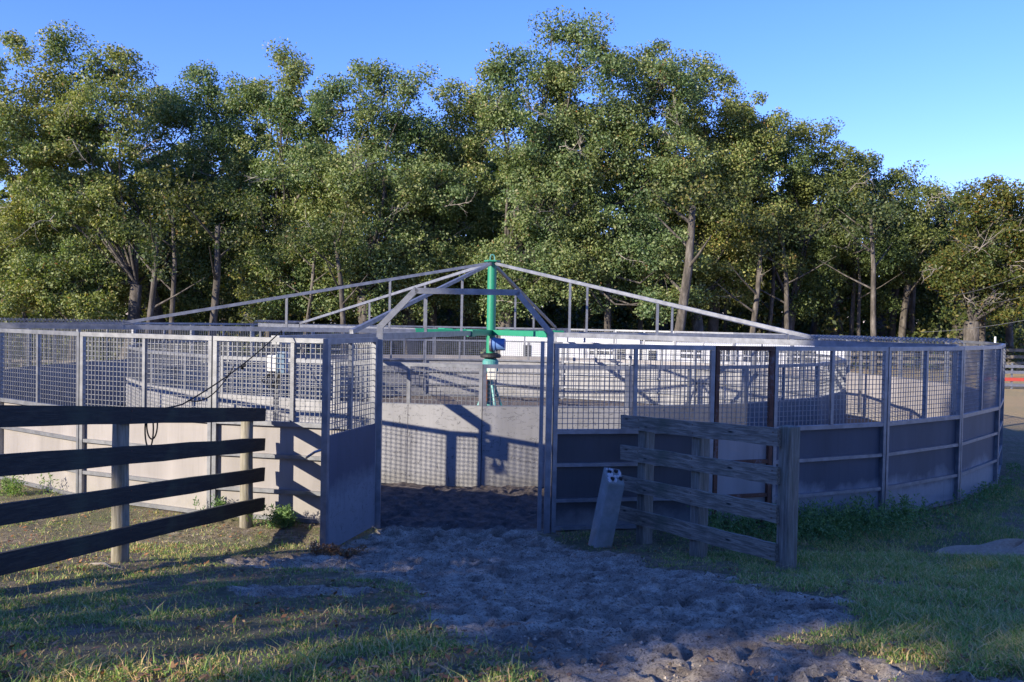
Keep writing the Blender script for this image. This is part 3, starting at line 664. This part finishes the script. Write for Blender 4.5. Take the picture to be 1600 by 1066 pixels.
def stuffweed(xs, ys, hs, rg, nl=26):
    out = []
    for x, y, h_ in zip(xs, ys, hs):
        z0 = float(ground_z(np.array(x), np.array(y))); lx, ly = rg.normal()*.12*h_, rg.normal()*.12*h_
        t = rg.random(nl); p = np.stack([x+lx*t*2+rg.normal(size=nl)*.035*(1.3-t), y+ly*t*2+rg.normal(size=nl)*.035*(1.3-t), z0+h_*t], 1)
        d = rg.normal(size=(nl, 3)); d[:, 2] = np.abs(d[:, 2])*.6+.3; d /= np.linalg.norm(d, axis=1, keepdims=True); e = np.cross(d, rg.normal(size=(nl, 3))); e /= np.linalg.norm(e, axis=1, keepdims=True)
        L_ = (.028+.03*rg.random((nl, 1))); out.append(np.stack([p, p+d*L_*.5+e*.007, p+d*L_, p+d*L_*.5-e*.007], 1))
        st = np.array([[[x-.002, y, z0-.02], [x+.002, y, z0-.02], [x+lx*2+.001, y+ly*2, z0+h_], [x+lx*2-.001, y+ly*2, z0+h_]]]); out.append(st)
    return np.concatenate(out)
rg = np.random.default_rng(8); th = np.concatenate([rg.uniform(13, 32, 280), rg.uniform(19, 28, 170), rg.uniform(30, 62, 90)]); rr = RO+.08+np.abs(rg.normal(size=len(th)))*.28
hs = .10+.22*rg.random(len(th))*np.where(th < 32, 1.2, .55)
me = quads_mesh('tall_weeds', stuffweed(rr*np.sin(np.radians(th)), D0-rr*np.cos(np.radians(th)), hs, rg), WEED); tag(link(me, 'tall_weeds'), kind='stuff', label='tall green weeds along the foot of the right pen wall', cat='weeds')
def weedplant(lab, px, py, Yw, n, sp, hmax, seed, mat=WEED):
    rg = np.random.default_rng(seed); q = at(px, py, Yw); x, y = q.x, Yw; gz = float(ground_z(np.array(x), np.array(y)))
    m_ = stuffweed(x+rg.normal(size=n)*sp, y+rg.normal(size=n)*sp*.4, hmax*(.4+.6*rg.random(n)), rg, 40)-np.array([x, y, gz])
    o = link(quads_mesh('weed_plant', m_, mat), 'weed_plant', loc=(x, y, gz)); tag(o, lab, 'plant')
weedplant('leafy green weed at the wall foot beside the fence shadow', 440, 800, 9.45, 26, .10, .24, 1)
weedplant('thin upright weed at the wall foot between fence posts', 346, 785, 9.9, 12, .07, .26, 2)
weedplant('small bushy weed at the wall foot near the far left', 25, 760, 10.9, 18, .15, .28, 3)
weedplant('dry brown weed tuft beside the open gate post', 520, 862, 8.15, 16, .10, .10, 4, LITTER)
# litter
rg = np.random.default_rng(12); n = 9000; yy = 3.2+7*rg.random(n)**1.5; xx = (rg.random(n)-.5)*2*(yy*.62); k = (fbm(xx*1.2+3, yy*1.2, 3) > .47) & (np.hypot(xx, yy-D0) > RO+.1) & (rg.random(n) < 1.1-sand_mask(xx, yy)); xx, yy = xx[k], yy[k]
P_ = np.stack([xx, yy, ground_z(xx, yy)+.012+.01*rg.random(len(xx))], 1); nrm = rg.normal(size=(len(xx), 3))*.45; nrm[:, 2] = 1; nrm /= np.linalg.norm(nrm, axis=1, keepdims=True)
t = np.cross(nrm, rg.normal(size=(len(xx), 3))); t /= np.linalg.norm(t, axis=1, keepdims=True); bt = np.cross(nrm, t); sz = .012+.014*rg.random((len(xx), 1))
tag(link(quads_mesh('leaf_litter', np.stack([P_-t*sz, P_-bt*sz*.5, P_+t*sz, P_+bt*sz*.5], 1), LITTER), 'leaf_litter'), kind='stuff', label='dry brown leaves scattered over the grass', cat='leaf litter')
# clods and grit on the trodden sand
rg = np.random.default_rng(21); n = 26000; yy = 3.2+6.6*rg.random(n)**1.4; xx = rg.uniform(-3.2, 3.8, n); k = (sand_mask(xx, yy) > .35) & (np.hypot(xx, yy-D0) > RO-.2) & (fbm(xx*2, yy*2, 3) > .42); xx, yy = xx[k], yy[k]
sz = .003+.010*rg.random(len(xx))**3; z = ground_z(xx, yy)+sz*.3; c = np.stack([xx, yy, z], 1)
base6 = np.array([[1, 0, 0], [0, 1, 0], [-1, 0, 0], [0, -1, 0], [0, 0, 1], [0, 0, -1]], float); vv = c[:, None, :]+base6[None]*sz[:, None, None]*(.6+.7*rg.random((len(xx), 6, 1)))
fq = np.array([[0, 1, 4, 4], [1, 2, 4, 4], [2, 3, 4, 4], [3, 0, 4, 4]])
me = bpy.data.meshes.new('clods'); me.from_pydata(vv.reshape(-1, 3).tolist(), [], [tuple(6*i_+j_ for j_ in f_) for i_ in range(len(xx)) for f_ in ((0, 1, 4), (1, 2, 4), (2, 3, 4), (3, 0, 4))]); me.update()
CL = Mat('clod_soil', .95); me.materials.append(CL.colr(CL.ramp(CL.geo.outputs['Random Per Island'], [(0, (.06, .045, .03)), (.5, (.2, .16, .12)), (1, (.42, .36, .28))])))
tag(link(me, 'sand_clods'), kind='stuff', label='small clods and grit on the trodden sand', cat='grit')
# stick
q = (-3.1, 7.05); z = float(ground_z(np.array(q[0]), np.array(q[1])))
o = MB().tube([(0, 0, .015), (.12, -.03, .03), (.2, -.10, .02), (.3, -.12, .012)], [.012, .011, .008, .004], 6).build('stick', TWIG, None, loc=(q[0], q[1], z)); tag(o, 'pale broken stick lying on the left grass', 'stick')
# sand pile
q = at(1590, 880, 8.6); b = MB(); n = 40; m_ = 14
for a_ in range(m_+1):
    for k in range(n):
        r_ = .62*a_/m_; ang = 2*PI*k/n; hh = .17*(math.cos(min(1, a_/m_)*PI)+1)/2*(1+.25*math.sin(ang*3+1))+.012*random.random()
        b.v.append((r_*1.35*math.cos(ang), r_*math.sin(ang), hh-.02))
for a_ in range(m_):
    for k in range(n): i0 = a_*n+k; i1 = a_*n+(k+1) % n; b.f.append((i0, i0+n, i1+n, i1))
mm = Mat('orange_sand', .95); SANDP = mm.colr(mm.ramp(mm.noise(30, 6, mm.geo.outputs['Position'], .7), [(.3, (.28, .18, .11)), (.7, (.46, .33, .22))])); mm.bump(mm.noise(60, 5, mm.geo.outputs['Position']), .5, .02)
o = b.build('sand_pile', SANDP, None, smooth=True, loc=(q.x+.15, 8.75, float(ground_base(np.array(q.x), np.array(8.75))))); tag(o, 'small heap of tan sand on the grass at the right edge', 'sand pile')

# ------------------------------------------------------------------ things beyond the pen
def trailer(lab, px0, px1, Yt, ztop, zbot, wins, vents, stripe):
    a = at(px0, 540, Yt); c = at(px1, 540, Yt); L = c.x-a.x; t = thing('horse_trailer', lab, 'trailer', (a.x, Yt, zbot), group='white trailers parked behind the pen')
    H = ztop-zbot; W = 2.3
    b = MB(); r_ = .16; prof = [(0, .45), (0, H-r_), (.05, H-.05), (r_, H), (W-r_, H), (W-.05, H-.05), (W, H-r_), (W, .45)]; n = len(prof)
    for x in (0, L):
        for (yy_, zz) in prof: b.v.append((x, yy_, zz))
    for k in range(n): b.f.append((k, (k+1) % n, n+(k+1) % n, n+k))
    b.f.append(tuple(range(n-1, -1, -1))); b.f.append(tuple(range(n, 2*n)))
    b.build('body', WHITE, t, bevel=.03)
    for (wx, wz, ww, wh) in wins:
        w_ = MB().box(wx, wx+ww, -.035, -.003, wz, wz+wh).build('window', GLASS, t, bevel=.01)
        f = MB()
        for k in range(1, int(ww/.22)+1): f.box(wx+k*.22-.012, wx+k*.22+.012, -.048, -.036, wz, wz+wh)
        f.box(wx, wx+ww, -.05, -.049+.02, wz+wh/2-.03, wz+wh/2+.03); f.build('window_bar', WHITE, w_)
    for vx in vents:
        MB().box(vx, vx+.34, -.03, -.003, H-1.0, H-.35).build('vent', GLASS, t)
    f = MB()
    for k in range(1, int(L/1.22)): f.box(k*1.22-.02, k*1.22+.02, -.014, -.002, .5, H-.2)
    f.build('door_seam', plain('pale_seam', (.45, .45, .45)), t)
    if stripe: MB().box(.4, L-.4, -.012, -.002, H-1.18, H-1.08).build('stripe', REDP, t)
    for wx in (L*.55, L*.55+.95):
        o = MB().tube([(wx, .02, .38), (wx, .24, .38)], .38, 20).build('wheel', DARK, t)
    MB().tube([(-.9, W/2, .5), (.01, W/2, .5)], .05, 8).build('hitch', GALV, t)
    return t
trailer('white trailer right behind the green column', 783, 1000, 38.5, 1.52, -1.2, [(3.8, 2.02, 1.0, .36)], [.95, 2.0, 5.0], False)
trailer('long white trailer with dark slatted windows, red stripe at its foot', 1008, 1330, 38.0, 1.40, -1.2, [(1.55, 1.98, .95, .38), (3.0, 1.85, 1.0, .5), (4.2, 1.85, 1.5, .5), (6.1, 1.85, 1.2, .5)], [.15], True)
q = at(640, 510, 72); c = at(905, 510, 72); hb = thing('white_building', 'long low white building half hidden behind the oaks', 'building', (q.x, 74, -1.4))
MB().box(0, c.x-q.x, 0, 7, 0, 3.9).build('wall', WHITE, hb); L = c.x-q.x
MB().quadbox([(-.4, -.4, 3.9), (L+.4, -.4, 3.9), (L+.4, 7.4, 3.9), (-.4, 7.4, 3.9), (-.3, 3, 4.7), (L+.3, 3, 4.7), (L+.3, 4, 4.7), (-.3, 4, 4.7)]).build('roof', plain('pale_metal_roof', (.6, .6, .6)), hb)
for k in range(6):
    w_ = MB().box(1+2.3*k, 2+2.3*k, -.05, -.01, 2.1, 3.2).build('window', GLASS, hb); MB().box(1.47+2.3*k, 1.53+2.3*k, -.07, -.051, 2.1, 3.2).build('window_bar', WHITE, w_)
# paddock fences on the right
def railfence(lab, p0, p1, n, zs, w_, mat, cat='fence', pw=.12):
    t = thing('paddock_fence', lab, cat, p0); d = Vector(p1)-Vector(p0)
    for z in zs: MB().beam((0, 0, z), (d.x, d.y, z), .04, w_).build('rail', mat, t)
    for k in range(n+1):
        MB().box(-pw/2, pw/2, .03, .03+pw, -.4, max(zs)+.15).build('post', mat, t, loc=(d.x*k/n, d.y*k/n, 0))
railfence('dark brown board paddock fence beyond the far field at right', (17, 46, 0), (52, 48, 0), 12, (.45, .8, 1.15), .16, WOODR)
railfence('grey rail fence across the far side of the pen field', (-40, 40, -1.25), (16, 43.5, -1.0), 18, (.5, .85, 1.2), .12, WOODR)
# low barrier of rails with a red board
vt = thing('rail_barrier', 'low grey rail barrier with a red board standing in the far field', 'barrier', (18.3, 33.2, 0))
MB().box(0.1, 5.1, -.02, .03, .30, .43).build('board', REDP, vt)
for z in (.10, .58, .80): MB().box(0, 5.2, -.03, .03, z, z+.11).build('rail', GALV, vt)
for x in (.02, 1.3, 2.6, 3.9, 5.13): MB().box(x, x+.06, .031, .08, 0, .98).build('post', GALV, vt)
# thin pole + wires at right
q = at(1556, 500, 40); up_ = thing('utility_pole', 'thin pale pole standing just right of the pen wall', 'pole', (q.x, 40, 0))
MB().tube([(0, 0, -.2), (0, 0, 1.9)], [.06, .04], 10).build('shaft', WHITE, up_)
for k, (p0, p1, lab) in enumerate((((1490, 462), (1640, 412), 'highest'), ((1530, 475), (1640, 448), 'second'), ((1440, 519), (1660, 488), 'lowest'))):
    a = at(*p0, 41.5); c = at(p1[0], p1[1], 34); o = MB().tube([p-a for p in hang(a, c, .15, 14)], .010, 5).build('overhead_wire', GALV, None, loc=a)
    tag(o, '%s of the three thin overhead wires crossing the dark trees at right' % lab, 'wire', 'overhead wires at right')

# ------------------------------------------------------------------ light
w = bpy.data.worlds.new('World'); scn.world = w; w.use_nodes = True; nt = w.node_tree
sky = nt.nodes.new('ShaderNodeTexSky'); sky.sky_type = 'NISHITA'; sky.sun_disc = False
sky.sun_elevation = ELEV
# direction towards the sun = (-sx,-sy); blender sky: rotation measured clockwise from +Y
sky.sun_rotation = math.atan2(-sx, -sy) % (2*PI)
sky.air_density = 1.0; sky.dust_density = .05; sky.ozone_density = 3.0; sky.altitude = 0
hs_ = nt.nodes.new('ShaderNodeHueSaturation'); hs_.inputs['Saturation'].default_value = 1.2; tn_ = nt.nodes.new('ShaderNodeMix'); tn_.data_type = 'RGBA'; tn_.blend_type = 'MULTIPLY'; tn_.inputs[0].default_value = 1; tn_.inputs[7].default_value = (.83, .77, 1.31, 1); nt.links.new(sky.outputs[0], hs_.inputs['Color']); nt.links.new(hs_.outputs[0], tn_.inputs[6]); nt.links.new(tn_.outputs[2], nt.nodes['Background'].inputs['Color']); nt.nodes['Background'].inputs['Strength'].default_value = .13
sl_ = bpy.data.lights.new('sun', 'SUN'); sl_.energy = 5.0; sl_.angle = R(.5); sl_.color = (1.0, .89, .72)
so = bpy.data.objects.new('sun', sl_); col.objects.link(so)
dirv = Vector((sx*math.cos(ELEV), sy*math.cos(ELEV), -math.sin(ELEV))); so.rotation_euler = dirv.to_track_quat('-Z', 'Y').to_euler()
scn.view_settings.view_transform = 'Standard'; scn.view_settings.look = 'None'; scn.view_settings.exposure = 1.05
scn.render.engine = 'CYCLES'
